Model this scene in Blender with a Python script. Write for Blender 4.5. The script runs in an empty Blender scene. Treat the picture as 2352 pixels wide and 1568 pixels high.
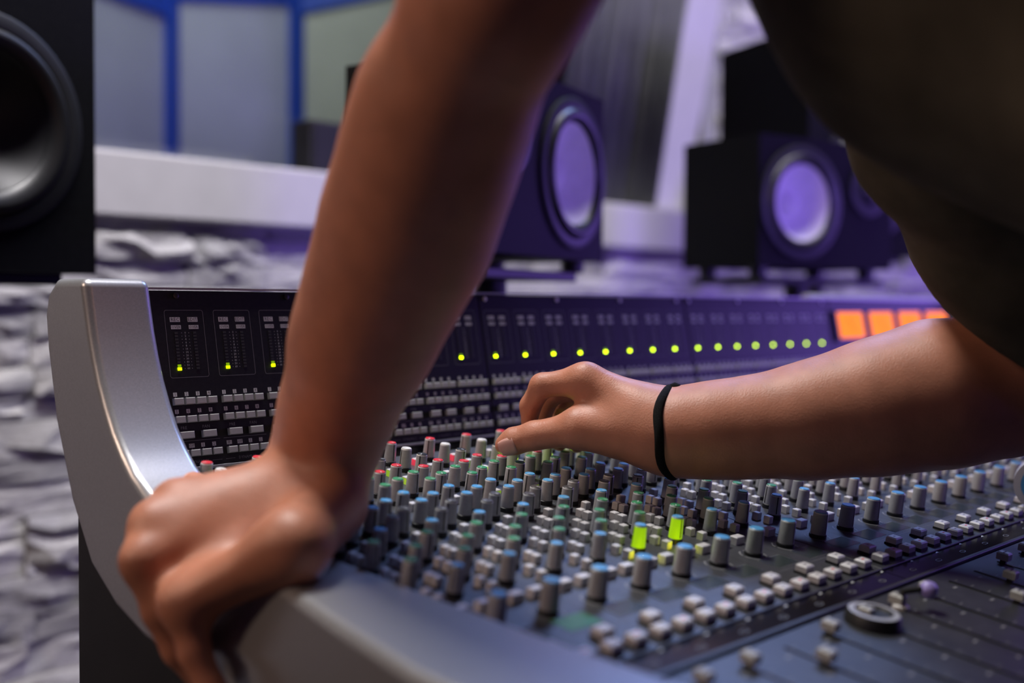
import bpy, bmesh, math, random
import numpy as np
from mathutils import Vector, Matrix
random.seed(7); np.random.seed(7)
S = bpy.context.scene
COL = S.collection
PI = math.pi

# ------------------------------------------------------------------ camera
F = 2563.3
_dx = np.array([3718.75-1176, 713.06-784, F]); EX = _dx/np.linalg.norm(_dx)
_w = -(EX[0]*-.006+EX[1])/EX[2]; _dn = np.array([-.006, 1, _w]); EZ = -_dn/np.linalg.norm(_dn); EY = np.cross(EZ, EX)
RC = np.array([EX, EY, EZ])                 # rows: world axes seen from the camera (x right, y down, z forward)
CAM = np.array([0, 0, 1.02])
cd = bpy.data.cameras.new('camera'); cam = bpy.data.objects.new('camera', cd); COL.objects.link(cam)
cd.sensor_width = 36; cd.lens = 36*F/2352; cd.clip_start = .02
right, down, fwd = RC[:, 0], RC[:, 1], RC[:, 2]
m = Matrix.Identity(4)
for r in range(3):
    m[r][0] = right[r]; m[r][1] = -down[r]; m[r][2] = -fwd[r]; m[r][3] = CAM[r]
cam.matrix_world = m
cd.dof.use_dof = True; cd.dof.focus_distance = .825; cd.dof.aperture_fstop = 2.65
S.camera = cam
def atd(x, y, d):                           # the place seen at a pixel, d metres in front of the camera
    return CAM + RC@np.array([(x-1176)/F, (y-784)/F, 1.])*d

# ------------------------------------------------------------------ world, lights, exposure
wd = bpy.data.worlds.new('world'); S.world = wd; wd.use_nodes = True
bg = wd.node_tree.nodes['Background']; bg.inputs[0].default_value = (.50, .44, .62, 1); bg.inputs[1].default_value = .02
S.view_settings.view_transform = 'Standard'; S.view_settings.look = 'None'
S.view_settings.exposure = -.15; S.view_settings.gamma = 1; S.view_settings.use_curve_mapping = False
def area(name, loc, target, size, power, color, size_y=None, spread=180):
    l = bpy.data.lights.new(name, 'AREA'); l.energy = power; l.color = color; l.size = size
    l.spread = math.radians(spread)
    if size_y: l.shape = 'RECTANGLE'; l.size_y = size_y
    o = bpy.data.objects.new(name, l); COL.objects.link(o); o.location = loc
    d = Vector(target)-Vector(loc); o.rotation_euler = d.to_track_quat('-Z', 'Y').to_euler()
    return o
area('ceiling_panel_light', (.48, 1.0, 2.6), (.45, .66, .9), .4, 8.5, (1, .97, .94), None, 90)
area('ceiling_warm_light', (-1.0, 1.0, 1.95), (.4, .5, 1.05), .35, 9.5, (1, .70, .52))
area('wall_wash_light', (1.3, .86, 2.5), (1.35, 1.62, .95), 2.8, 20, (.98, .94, 1.0), .2, 90)
area('violet_led_light', (3.7, .15, 1.15), (.7, .55, 1.0), 1.5, 30, (.31, .17, 1.0), 1.0)
area('violet_led_light', (1.8, -2.0, 1.15), (1.75, 1.0, 1.22), .6, 3.6, (.29, .17, 1.0), None, 40)
area('live_room_light', (1.2, 2.25, 2.6), (1.0, 3.0, 1.2), .8, 13, (.92, .95, 1.0))
area('ceiling_blue_light', (2.0, 1.15, 2.5), (.46, .32, .85), .5, 2.8, (.30, .45, 1.0), None, 60)

# ------------------------------------------------------------------ materials
def mat(name, color, rough=.5, metal=0., noise=0., nscale=40., bump=0., bscale=200., emit=None, estr=0., spec=.5, sss=0., color2=None, coat=0.):
    m = bpy.data.materials.new(name); m.use_nodes = True; nt = m.node_tree; b = nt.nodes['Principled BSDF']
    b.inputs['Base Color'].default_value = (*color, 1); b.inputs['Roughness'].default_value = rough
    b.inputs['Metallic'].default_value = metal; b.inputs['Specular IOR Level'].default_value = spec
    b.inputs['Coat Weight'].default_value = coat
    if emit: b.inputs['Emission Color'].default_value = (*emit, 1); b.inputs['Emission Strength'].default_value = estr
    if sss:
        b.inputs['Subsurface Weight'].default_value = sss; b.inputs['Subsurface Radius'].default_value = (1, .35, .2); b.inputs['Subsurface Scale'].default_value = .004
    tc = nt.nodes.new('ShaderNodeTexCoord')
    if noise or color2:
        n = nt.nodes.new('ShaderNodeTexNoise'); n.inputs['Scale'].default_value = nscale; n.inputs['Detail'].default_value = 5
        nt.links.new(tc.outputs['Object'], n.inputs['Vector'])
        mx = nt.nodes.new('ShaderNodeMix'); mx.data_type = 'RGBA'
        c2 = color2 or tuple(c*(1-noise) for c in color); c1 = color if color2 else tuple(min(1, c*(1+noise*.6)) for c in color)
        mx.inputs[6].default_value = (*c1, 1); mx.inputs[7].default_value = (*c2, 1)
        mr = nt.nodes.new('ShaderNodeMapRange'); mr.inputs[1].default_value = .32; mr.inputs[2].default_value = .68
        nt.links.new(n.outputs['Fac'], mr.inputs[0]); nt.links.new(mr.outputs[0], mx.inputs[0]); nt.links.new(mx.outputs[2], b.inputs['Base Color'])
    if bump:
        n2 = nt.nodes.new('ShaderNodeTexNoise'); n2.inputs['Scale'].default_value = bscale; n2.inputs['Detail'].default_value = 4
        nt.links.new(tc.outputs['Object'], n2.inputs['Vector'])
        bp = nt.nodes.new('ShaderNodeBump'); bp.inputs['Strength'].default_value = bump; bp.inputs['Distance'].default_value = .002
        nt.links.new(n2.outputs['Fac'], bp.inputs['Height']); nt.links.new(bp.outputs['Normal'], b.inputs['Normal'])
    return m
M = {}
M['silver'] = mat('silver_paint', (.46, .47, .49), .32, .62, noise=.10, nscale=900, bump=.05, bscale=1500)
M['bridge'] = mat('black_panel', (.010, .010, .012), .42, spec=.35, noise=.3, nscale=300, bump=.04, bscale=1800)
M['panel'] = mat('grey_panel', (.046, .048, .054), .45, noise=.15, nscale=200, bump=.05, bscale=1500)
M['lowpanel'] = mat('slate_panel', (.036, .039, .044), .42, noise=.25, nscale=60)
M['gloss'] = mat('gloss_black', (.006, .006, .007), .16)
M['black'] = mat('black_plastic', (.012, .012, .013), .5, noise=.2)
M['cab'] = mat('cabinet_black', (.0045, .0045, .005), .6, spec=.12, noise=.3, nscale=120, bump=.1, bscale=600)
M['cone_black'] = mat('black_cone', (.012, .012, .014), .45, noise=.2)
M['rubber'] = mat('rubber_surround', (.016, .016, .017), .38)
M['cone'] = mat('white_cone', (.80, .79, .80), .7, noise=.06, nscale=60, bump=.15, bscale=300)
M['knob'] = mat('knob_grey', (.36, .36, .37), .5, noise=.08, nscale=300)
M['rim'] = mat('knob_rim', (.62, .62, .62), .4)
M['ink'] = mat('white_ink', (.52, .53, .52), .6)
M['inkdim'] = mat('grey_ink', (.20, .20, .21), .6)
M['inkdark'] = mat('dark_ink', (.02, .02, .02), .6)
M['redink'] = mat('red_ink', (.7, .06, .06), .6)
M['key'] = mat('ivory_key', (.62, .60, .60), .42, noise=.06, nscale=200)
M['btn'] = mat('grey_button', (.42, .42, .40), .5, noise=.06, nscale=200)
M['cap_red'] = mat('cap_red', (.62, .030, .045), .35)
M['cap_green'] = mat('cap_green', (.045, .26, .11), .35)
M['cap_blue'] = mat('cap_blue', (.09, .34, .62), .35)
M['cap_white'] = mat('cap_white', (.66, .66, .62), .45)
M['cap_black'] = mat('cap_black', (.015, .015, .016), .4)
M['cap_dark'] = mat('cap_dark', (.06, .055, .055), .4)
M['led'] = mat('led_green', (.3, .8, .0), .4, emit=(.58, .86, .0), estr=12)
M['led2'] = mat('led_dimgreen', (.2, .4, .0), .4, emit=(.35, .62, .0), estr=.5)
M['ledy'] = mat('led_yellow', (.8, .7, .0), .4, emit=(1, .72, .0), estr=9)
M['ledoff'] = mat('led_off', (.035, .036, .036), .4)
M['vu'] = mat('vu_face', (.30, .08, .0), .6, emit=(1, .21, .0), estr=1.6, spec=.1)
M['disp'] = mat('display_glass', (.035, .045, .045), .25)
M['dispon'] = mat('display_lit', (.02, .10, .03), .3, emit=(.04, .55, .05), estr=.07)
M['litgreen'] = mat('lit_button', (.5, .7, .1), .4, emit=(.5, .85, .02), estr=.35)
M['litred'] = mat('lit_red', (.8, .1, .15), .4, emit=(1, .06, .12), estr=.35)
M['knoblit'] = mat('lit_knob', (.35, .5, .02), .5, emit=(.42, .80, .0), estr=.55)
M['violettint'] = mat('violet_light_tint', (.34, .28, .66), .35)  # violet light falling on the lever ball, put into its base colour
M['skin'] = mat('skin', (.52, .215, .130), .48, noise=.12, nscale=60, bump=.16, bscale=700, sss=.12)
M['nail'] = mat('nail', (.60, .33, .28), .28, sss=.1)
M['shirt'] = mat('olive_cloth', (.090, .078, .056), .9, noise=.35, nscale=25, bump=.4, bscale=900, spec=.2)
M['trousers'] = mat('dark_denim', (.02, .022, .03), .9, noise=.3, nscale=60, spec=.2)
M['hair'] = mat('dark_hair', (.012, .009, .007), .5)
M['cord'] = mat('black_cord', (.006, .006, .006), .85, bump=.8, bscale=1800, spec=.2)
M['white'] = mat('white_paint', (.52, .51, .53), .5, noise=.04, nscale=20)
M['plaster'] = mat('wall_plaster', (.30, .30, .32), .8, noise=.08, nscale=10)
M['mortar'] = mat('mortar', (.16, .155, .16), .9, noise=.3, nscale=30)
M['blue'] = mat('blue_frame', (.02, .07, .42), .4)
M['screen'] = mat('pale_panel', (.50, .51, .52), .7, noise=.07, nscale=6)
M['cream'] = mat('cream_panel', (.52, .52, .42), .7, noise=.07, nscale=6)
M['drape'] = mat('grey_drape', (.14, .145, .14), .9, noise=.15, nscale=12, spec=.2)
M['floor'] = mat('floor_wood', (.06, .045, .035), .4, noise=.3, nscale=9)
M['glass'] = None
def glassmat():
    m = bpy.data.materials.new('window_glass'); m.use_nodes = True; nt = m.node_tree; nt.nodes.clear()
    o = nt.nodes.new('ShaderNodeOutputMaterial'); t = nt.nodes.new('ShaderNodeBsdfTransparent'); g = nt.nodes.new('ShaderNodeBsdfGlossy')
    g.inputs['Roughness'].default_value = .03; mx = nt.nodes.new('ShaderNodeMixShader'); fr = nt.nodes.new('ShaderNodeFresnel'); fr.inputs[0].default_value = 1.45
    t.inputs[0].default_value = (.93, .97, .95, 1)
    nt.links.new(fr.outputs[0], mx.inputs[0]); nt.links.new(t.outputs[0], mx.inputs[1]); nt.links.new(g.outputs[0], mx.inputs[2]); nt.links.new(mx.outputs[0], o.inputs[0])
    return m
M['glass'] = glassmat()
STONES = [mat('stone_%d' % k, c, .85, noise=.28, nscale=14, bump=.9, bscale=60, spec=.3) for k, c in enumerate([(.64, .63, .64), (.54, .535, .55), (.70, .69, .69), (.47, .465, .47), (.60, .595, .58)])]

# ------------------------------------------------------------------ mesh helpers
class MB:
    def __init__(self): self.v = []; self.f = []; self.mi = []; self.mats = []
    def mid(self, m):
        if m not in self.mats: self.mats.append(m)
        return self.mats.index(m)
    def add(self, vs, fs, m):
        o = len(self.v); k = self.mid(m); self.v += [tuple(float(c) for c in p) for p in vs]
        for f in fs: self.f.append(tuple(i+o for i in f)); self.mi.append(k)
        return self
    def box(self, x0, x1, y0, y1, z0, z1, m, top=1., M4=None):
        cx, cy = (x0+x1)/2, (y0+y1)/2
        vs = [(x0, y0, z0), (x1, y0, z0), (x1, y1, z0), (x0, y1, z0)] + [(cx+(x-cx)*top, cy+(y-cy)*top, z1) for x, y in ((x0, y0), (x1, y0), (x1, y1), (x0, y1))]
        if M4 is not None: vs = [tuple(M4@Vector(p)) for p in vs]
        return self.add(vs, [(0, 3, 2, 1), (4, 5, 6, 7), (0, 1, 5, 4), (1, 2, 6, 5), (2, 3, 7, 6), (3, 0, 4, 7)], m)
    def key(self, x0, x1, y0, y1, z0, z1, m, b):          # a box with bevelled top rim
        vs = [(x0, y0, z0), (x1, y0, z0), (x1, y1, z0), (x0, y1, z0), (x0, y0, z1-b), (x1, y0, z1-b), (x1, y1, z1-b), (x0, y1, z1-b),
              (x0+b, y0+b, z1), (x1-b, y0+b, z1), (x1-b, y1-b, z1), (x0+b, y1-b, z1)]
        fs = [(0, 3, 2, 1), (8, 9, 10, 11)]
        for o in (0, 4):
            for i in range(4): fs.append((o+i, o+(i+1) % 4, o+4+(i+1) % 4, o+4+i))
        return self.add(vs, fs, m)
    def lathe(self, prof, m, n=20, M4=None, caps=(True, True)):   # profile of (r, z); m one material or a list per band
        vs = []; 
        for r, z in prof:
            for k in range(n): a = 2*PI*k/n; vs.append((r*math.cos(a), r*math.sin(a), z))
        if M4 is not None: vs = [tuple(M4@Vector(p)) for p in vs]
        ms = m if isinstance(m, list) else [m]*(len(prof)-1)
        o = len(self.v); self.v += vs
        for j in range(len(prof)-1):
            k_ = self.mid(ms[j])
            for k in range(n):
                self.f.append((o+j*n+k, o+j*n+(k+1) % n, o+(j+1)*n+(k+1) % n, o+(j+1)*n+k)); self.mi.append(k_)
        if caps[0]: self.f.append(tuple(o+k for k in reversed(range(n)))); self.mi.append(self.mid(ms[0]))
        if caps[1]: self.f.append(tuple(o+(len(prof)-1)*n+k for k in range(n))); self.mi.append(self.mid(ms[-1]))
        return self
    def tube(self, pts, rads, m, n=12):
        pts = [Vector(p) for p in pts]; rings = []
        for i, p in enumerate(pts):
            t = (pts[min(i+1, len(pts)-1)]-pts[max(i-1, 0)]).normalized()
            a = t.orthogonal().normalized() if not rings else (rings[-1][1]-t*rings[-1][1].dot(t)).normalized()
            rings.append((p, a, t.cross(a)))
        vs = []
        for (p, a, b), r in zip(rings, rads if hasattr(rads, '__len__') else [rads]*len(pts)):
            for k in range(n): w = 2*PI*k/n; vs.append(p+a*(r*math.cos(w))+b*(r*math.sin(w)))
        fs = [(j*n+k, j*n+(k+1) % n, (j+1)*n+(k+1) % n, (j+1)*n+k) for j in range(len(pts)-1) for k in range(n)]
        fs += [tuple(reversed(range(n))), tuple(range((len(pts)-1)*n, len(pts)*n))]
        return self.add(vs, fs, m)
    def poly(self, pts, m): return self.add(pts, [tuple(range(len(pts)))], m)
    def merge(self, other, M4=None):
        o = len(self.v); self.v += [tuple(M4@Vector(p)) for p in other.v] if M4 is not None else other.v
        ids = [self.mid(m) for m in other.mats]
        for f, k in zip(other.f, other.mi): self.f.append(tuple(i+o for i in f)); self.mi.append(ids[k])
        return self
    def mesh(self, name, smooth=None):
        me = bpy.data.meshes.new(name); me.from_pydata(self.v, [], self.f)
        for m in self.mats: me.materials.append(m)
        me.polygons.foreach_set('material_index', self.mi)
        if smooth is not None:
            me.polygons.foreach_set('use_smooth', [True]*len(me.polygons)); me.set_sharp_from_angle(angle=math.radians(smooth))
        me.update(); return me
def put(name, me, parent=None, M4=None, bevel=0, segs=3):
    o = bpy.data.objects.new(name, me); COL.objects.link(o)
    if parent is not None:
        o.parent = parent
        if parent.type == 'EMPTY' or parent.get('root'): o.matrix_parent_inverse = Matrix.Translation(-parent.location)
    if M4 is not None: o.matrix_basis = M4
    if bevel:
        b = o.modifiers.new('bevel', 'BEVEL'); b.width = bevel; b.segments = segs; b.limit_method = 'ANGLE'; b.angle_limit = math.radians(40)
        me.polygons.foreach_set('use_smooth', [True]*len(me.polygons)); b.harden_normals = True
    return o
def thing(name, label, cat, loc, group=None):
    o = bpy.data.objects.new(name, None); COL.objects.link(o); o.location = loc; o.empty_display_size = .05
    tag(o, label, cat, group); return o
def tag(o, label, cat, group=None):
    o['label'] = label; o['category'] = cat
    if group: o['group'] = group
    return o
def struct(o): o['kind'] = 'structure'; return o
def stuff(o): o['kind'] = 'stuff'; return o
def frame(x, y, z, origin):
    m = Matrix.Identity(4)
    for r in range(3): m[r][0] = x[r]; m[r][1] = y[r]; m[r][2] = z[r]; m[r][3] = origin[r]
    return m
_txt = {}
def text_geo(s):
    if s in _txt: return _txt[s]
    c = bpy.data.curves.new('t', 'FONT'); c.body = s; c.align_x = 'CENTER'; c.align_y = 'CENTER'; c.size = 1; c.resolution_u = 1
    o = bpy.data.objects.new('t', c); COL.objects.link(o); bpy.context.view_layer.update()
    me = bpy.data.meshes.new_from_object(o.evaluated_get(bpy.context.evaluated_depsgraph_get()))
    _txt[s] = ([v.co.copy() for v in me.vertices], [tuple(p.vertices) for p in me.polygons])
    bpy.data.objects.remove(o); bpy.data.curves.remove(c); bpy.data.meshes.remove(me)
    return _txt[s]
def text(mb, s, x, y, z, size, m, sx=1.):
    vs, fs = text_geo(s); mb.add([(x+v.x*size*sx, y+v.y*size, z) for v in vs], fs, m)

# ================================================================== SETTING
WY = 1.63
def wallbox(name, x0, x1, y0, y1, z0, z1, m): return struct(put(name, MB().box(x0, x1, y0, y1, z0, z1, m).mesh(name)))
wallbox('floor', -2.2, 4.2, -2.4, 4.4, -.1, 0, M['floor'])
wb = wallbox('wall_back', -2.2, 2.42, WY+.03, WY+.15, 0, 1.20, M['mortar'])
wallbox('wall_back_upper', -2.2, 2.20, WY+.03, WY+.15, 1.98, 2.8, M['plaster'])
wallbox('ceiling', -2.2, 4.2, -2.4, 4.4, 2.8, 2.9, M['plaster'])
wallbox('wall_left', -2.3, -2.2, -2.4, 4.4, 0, 2.8, M['plaster'])
wallbox('wall_right', 4.2, 4.3, -2.4, 4.4, 0, 2.8, M['plaster'])
wallbox('wall_front', -2.2, 4.2, -2.5, -2.4, 0, 2.8, M['plaster'])
wallbox('wall_live_room', -2.2, 4.2, 4.4, 4.5, 0, 2.8, M['plaster'])
# splayed stone wall right of the window
ang = math.radians(-9)
WR = Matrix.Translation((2.40, WY+.03, 0))@Matrix.Rotation(ang, 4, 'Z')
wr = struct(put('wall_back_right', MB().box(0, 2.2, 0, .12, 0, 2.8, M['mortar'], M4=WR).mesh('wall_back_right')))
# stones: ledge-stone cladding, each piece its own block
stone_meshes = {}
def stone_mesh(k):
    if k in stone_meshes: return stone_meshes[k]
    rnd = random.Random(k); nx, nz = 6, 3
    vs = []; fs = []; tl = rnd.uniform(-.25, .25)
    for j in range(nz+1):
        for i in range(nx+1):
            e = (i in (0, nx)) or (j in (0, nz))
            y = .85+tl*(i/nx-.5)*2+rnd.uniform(-.22, .22)-(.22 if e else 0)
            jx = 0 if i in (0, nx) else rnd.uniform(-.05, .05); jz = 0 if j in (0, nz) else rnd.uniform(-.1, .1)
            vs.append((i/nx-.5+jx, -y, j/nz-.5+jz))
    n = len(vs)
    vs += [(-.5, .2, -.5), (.5, .2, -.5), (.5, .2, .5), (-.5, .2, .5)]
    for j in range(nz):
        for i in range(nx): a = j*(nx+1)+i; fs.append((a, a+1, a+nx+2, a+nx+1))
    fs += [tuple([n+1, n]+list(range(0, nx+1))), tuple([n+3, n+2]+[nz*(nx+1)+i for i in range(nx, -1, -1)]),
           tuple([n, n+3]+[j*(nx+1) for j in range(nz, -1, -1)]), tuple([n+2, n+1]+[j*(nx+1)+nx for j in range(nz+1)])]
    mb = MB().add(vs, fs, STONES[k % len(STONES)]); stone_meshes[k] = mb.mesh('stone'); return stone_meshes[k]
def proj(P):
    q = RC.T@(np.array(P)-CAM); return 1176+F*q[0]/q[2], 784+F*q[1]/q[2], q[2]
def clad(parent, M4, x0, x1, z0, z1, limit, rnd):
    cells = []; z = z0
    while z < z1-.01:
        h = min(rnd.choice([.034, .042, .05, .056]), z1-z)
        x = x0-rnd.random()*.2
        while x < x1:
            w = rnd.uniform(.12, .34); xa, xb = max(x, x0), min(x+w, x1)
            if xb-xa > .03: cells.append((xa, xb, z, z+h, rnd.uniform(.012, .034), rnd.randrange(15)))
            x += w
        z += h
    def vis(c):
        p = M4@Vector(((c[0]+c[1])/2, 0, (c[2]+c[3])/2)); u, v, d = proj(p)
        return d > .1 and -150 < u < 2500 and -150 < v < 1750
    seen = [c for c in cells if vis(c)]; rest = [c for c in cells if not vis(c)]
    seen.sort(key=lambda c: proj(M4@Vector(((c[0]+c[1])/2, 0, (c[2]+c[3])/2)))[2]); rest = seen[limit:]+rest; seen = seen[:limit]
    def mtx(c): return M4@Matrix.Translation(((c[0]+c[1])/2, 0, (c[2]+c[3])/2))@Matrix.Diagonal((c[1]-c[0]-.002, c[4], c[3]-c[2]-.002, 1))
    for c in seen: put('stone', stone_mesh(c[5]), parent, mtx(c))
    if rest:
        mb = MB()
        for c in rest:
            me = stone_mesh(c[5]); mm = mtx(c)
            mb.add([mm@v.co for v in me.vertices], [tuple(p.vertices) for p in me.polygons], STONES[c[5] % len(STONES)])
        stuff(put('stone_cladding', mb.mesh('stone_cladding'), parent))
clad(wb, Matrix.Translation((0, WY+.008, 0)), -.6, 2.42, .35, 1.145, 200, random.Random(3))
clad(wr, WR, 0, 1.7, .6, 2.3, 95, random.Random(5))
# deep white window ledge
t1 = struct(put('trim_1', MB().box(-2.2, 2.33, WY-.03, WY+.30, 1.147, 1.247, M['white']).mesh('trim_1'), bevel=.006))
t2 = struct(put('trim_2', MB().box(-2.2, 2.33, WY+.002, WY+.03, 1.128, 1.150, M['white']).mesh('trim_2')))
# white post right of the window, leaning with the glass (top towards the room)
tilt = math.radians(11)
WT = Matrix.Translation((0, WY+.12, 1.247))@Matrix.Rotation(tilt, 4, 'X')
struct(put('trim_3', MB().box(0, .135, -.05, .06, -.02, .95, M['white']).mesh('trim_3'), M4=WT@Matrix.Translation((2.195, 0, 0))@Matrix.Rotation(math.radians(1.5), 4, 'Y'), bevel=.004))
struct(put('wall_back_post', MB().box(2.34, 2.46, .0, .2, 0, 2.8, M['plaster']).mesh('wall_back_post'), M4=Matrix.Translation((0, WY+.02, 0))))
# window: tilted glass
win = struct(put('window_1', MB().box(-2.2, 2.17, -.02, .02, .85, .92, M['white']).mesh('window_1'), M4=WT))
gl = put('pane', MB().box(-2.2, 2.17, .0, .008, 0, .85, M['glass']).mesh('pane')); gl.parent = win
# drape behind the glass, at the right of the window
mb = MB(); n = 46; vs = []
for i in range(n+1):
    x = 1.84+.385*i/n; y = -.05+.016*math.sin(i*1.15)+.006*math.sin(i*2.7)
    for z in (.002, .92): vs.append((x+z*-.02, y, z))
mb.add(vs, [(2*i, 2*i+2, 2*i+3, 2*i+1) for i in range(n)], M['drape'])
o = put('drape', mb.mesh('drape', 180), M4=WT); sd = o.modifiers.new('s', 'SOLIDIFY'); sd.thickness = .006
tag(o, 'dark grey pleated drape hanging before the window beside the white post', 'curtain')
# blue framed folding partition in the live room: three leaves
def leaf(xa, ya, xb, yb, z0, za, zb, m, label, posts):
    a = Vector((xa, ya, 0)); b = Vector((xb, yb, 0)); L = (b-a).length; d = (b-a)/L; nrm = Vector((-d.y, d.x, 0))
    t = thing('partition_leaf', label, 'partition', (xa, ya, 0), 'blue framed folding partition leaves')
    fr = frame(d, nrm, (0, 0, 1), a)
    mb = MB().add([(0, 0, z0), (L, 0, z0), (L, 0, zb), (0, 0, za), (0, .02, z0), (L, .02, z0), (L, .02, zb), (0, .02, za)],
                  [(0, 1, 2, 3), (7, 6, 5, 4), (0, 4, 5, 1), (1, 5, 6, 2), (2, 6, 7, 3), (3, 7, 4, 0)], m)
    put('panel', mb.mesh('panel'), t, fr)
    mb = MB().add([(0, -.01, za), (L, -.01, zb), (L, -.01, zb+.5), (0, -.01, za+.5), (0, .03, za), (L, .03, zb), (L, .03, zb+.5), (0, .03, za+.5)],
                  [(0, 1, 2, 3), (7, 6, 5, 4), (0, 4, 5, 1), (1, 5, 6, 2), (2, 6, 7, 3), (3, 7, 4, 0)], M['blue'])
    put('header', mb.mesh('header'), t, fr)
    for x in posts: put('post', MB().box(x*L-.02, x*L+.02, -.025, .035, z0, 2.3, M['blue']).mesh('post'), t, fr)
def gx(px, Y, py=200):
    d = RC@np.array([(px-1176)/F, (py-784)/F, 1.]); return d[0]*Y/d[1], CAM[2]+d[2]*Y/d[1]
Y2, Y1 = 2.75, 2.45
xp1, xp2 = gx(385, Y2)[0], gx(675, Y2)[0]
xl, xr = gx(60, Y1)[0], gx(1000, Y1)[0]
leaf(xl, Y1, xp1, Y2, 0, gx(200, 2.55, 0)[1]+.02, gx(370, Y2, 38)[1], M['screen'], 'pale panel leaf in blue frame left of the first blue post', [1])
leaf(xp1, Y2, xp2, Y2, 0, gx(420, Y2, 8)[1], gx(660, Y2, 8)[1], M['screen'], 'middle pale grey leaf between the two blue posts', [1])
leaf(xp2, Y2, xr, Y1, 0, gx(690, Y2, 40)[1], gx(1000, Y1, -30)[1], M['cream'], 'cream leaf of the partition right of the second blue post', [])
# small dark box on the ledge
ba, bb_ = gx(714, WY+.02, 330)[0], gx(850, WY+.02, 330)[0]
t = thing('equipment_box', 'small dark grey box on the white window ledge behind the forearm', 'box', ((ba+bb_)/2, WY+.05, 1.2475))
put('case', MB().box(ba, bb_, WY+.02, WY+.08, 1.2475, 1.345, M['black']).mesh('case'), t, bevel=.004)
put('front_panel', MB().box(ba+.006, bb_-.006, WY+.016, WY+.0199, 1.255, 1.338, M['rubber']).mesh('front_panel'), t)

# ================================================================== LOUDSPEAKERS
def speaker(name, label, cat, center, yaw, w, h, d, woofer, tweeter, cone_m, tilt=0., group=None, feet_h=0.):
    """box w x h x d, front looking along local -Y; woofer=(x, z, surround r, cone r); tweeter=(x, z, r)"""
    c = Vector(center); T = Matrix.Translation(c)@Matrix.Rotation(yaw, 4, 'Z')@Matrix.Rotation(tilt, 4, 'X')
    t = thing(name, label, cat, c-Vector((0, 0, h/2)), group)
    x, z, rs, rc = woofer
    mb = MB(); P8 = [(-w/2, 0, -h/2), (w/2, 0, -h/2), (w/2, 0, h/2), (-w/2, 0, h/2), (-w/2, d, -h/2), (w/2, d, -h/2), (w/2, d, h/2), (-w/2, d, h/2)]
    mb.add(P8, [(0, 4, 5, 1), (1, 5, 6, 2), (2, 6, 7, 3), (3, 7, 4, 0), (5, 4, 7, 6)], M['cab']); put('cabinet', mb.mesh('cabinet'), t, T)
    an = sorted([2*PI*k/48 for k in range(48)]+[math.atan2(sz*h/2-z, sx_*w/2-x) % (2*PI) for sz in (-1, 1) for sx_ in (-1, 1)]); ri = []; ro = []
    for a in an:
        ca, sa = math.cos(a), math.sin(a); tt = min(((w/2-x)/ca if ca > 1e-9 else (-w/2-x)/ca if ca < -1e-9 else 9), ((h/2-z)/sa if sa > 1e-9 else (-h/2-z)/sa if sa < -1e-9 else 9))
        ri.append((x+rs*ca, -.0005, z+rs*sa)); ro.append((x+tt*ca, -.0005, z+tt*sa))
    n_ = len(an); put('baffle', MB().add(ri+ro, [(k, n_+k, n_+(k+1) % n_, (k+1) % n_) for k in range(n_)], M['cab']).mesh('baffle'), t, T)
    A = T@Matrix.Translation((x, 0, z))@Matrix.Rotation(PI/2, 4, 'X')     # local z now points out of the front
    put('woofer_frame', MB().lathe([(rs*1.16, 0), (rs*1.16, .004), (rs*1.12, .006), (rs*1.0, .005), (rs, .001)], M['black'], 48, caps=(False, False)).mesh('woofer_frame', 40), t, A)
    put('surround', MB().lathe([(rs, .002), (rs*.975, .007), (rs*.93, .011), (rs*.88, .011), (rc*1.02, .006), (rc, .002)], M['rubber'], 48, caps=(False, False)).mesh('surround', 60), t, A)
    cone = put('cone', MB().lathe([(rc, .003), (rc*.80, -.010), (rc*.55, -.022), (rc*.36, -.030)], cone_m, 48, caps=(False, False)).mesh('cone', 60), t, A)
    dc = put('dust_cap', MB().lathe([(rc*.37, -.0302), (rc*.30, -.022), (rc*.18, -.016), (rc*.05, -.014)], cone_m, 40).mesh('dust_cap', 60)); dc.parent = cone
    if tweeter:
        x, z, r = tweeter
        B = T@Matrix.Translation((x, 0, z))@Matrix.Rotation(PI/2, 4, 'X')
        put('tweeter', MB().lathe([(r, 0), (r, .004), (r*.95, .005), (r*.55, .001), (r*.5, .003), (r*.3, .010), (r*.08, .013)], M['black'], 36).mesh('tweeter', 40), t, B)
    if feet_h:
        for fx in (-1, 1):
            for fy in (.03, d-.03): put('foot', MB().lathe([(.016, 0), (.014, -feet_h)], M['rubber'], 16).mesh('foot', 40), t, T@Matrix.Translation((fx*(w/2-.03), fy, -h/2)))
    for sx in (-1, 1):
        for sz in (-1, 1):
            put('screw', MB().lathe([(.004, 0), (.004, .002), (.002, .003)], M['rubber'], 8).mesh('screw'), t, T@Matrix.Translation((woofer[0]+sx*rs*.80, 0, woofer[1]+sz*rs*.80))@Matrix.Rotation(PI/2, 4, 'X'))
    return t, T
def stand(label, x, y, ztop, w, d, yaw, px=0, py=0):
    t = thing('speaker_stand', label, 'stand', (x, y, 0), 'black pole stands behind the console')
    R = Matrix.Translation((x, y, 0))@Matrix.Rotation(yaw, 4, 'Z')
    put('top_plate', MB().box(-w/2, w/2, -d/2, d/2, ztop-.012, ztop, M['black']).mesh('top_plate'), t, R, bevel=.002)
    put('pole', MB().lathe([(.020, .02), (.020, ztop-.012)], M['black'], 20).mesh('pole', 40), t, R@Matrix.Translation((px, py, 0)))
    put('base', MB().box(-.15, .15, -.12, .12, 0, .02, M['black']).mesh('base'), t, R@Matrix.Translation((px, py, 0)), bevel=.004)
def facing(u, v, d): return Vector(atd(u, v, d))
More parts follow.
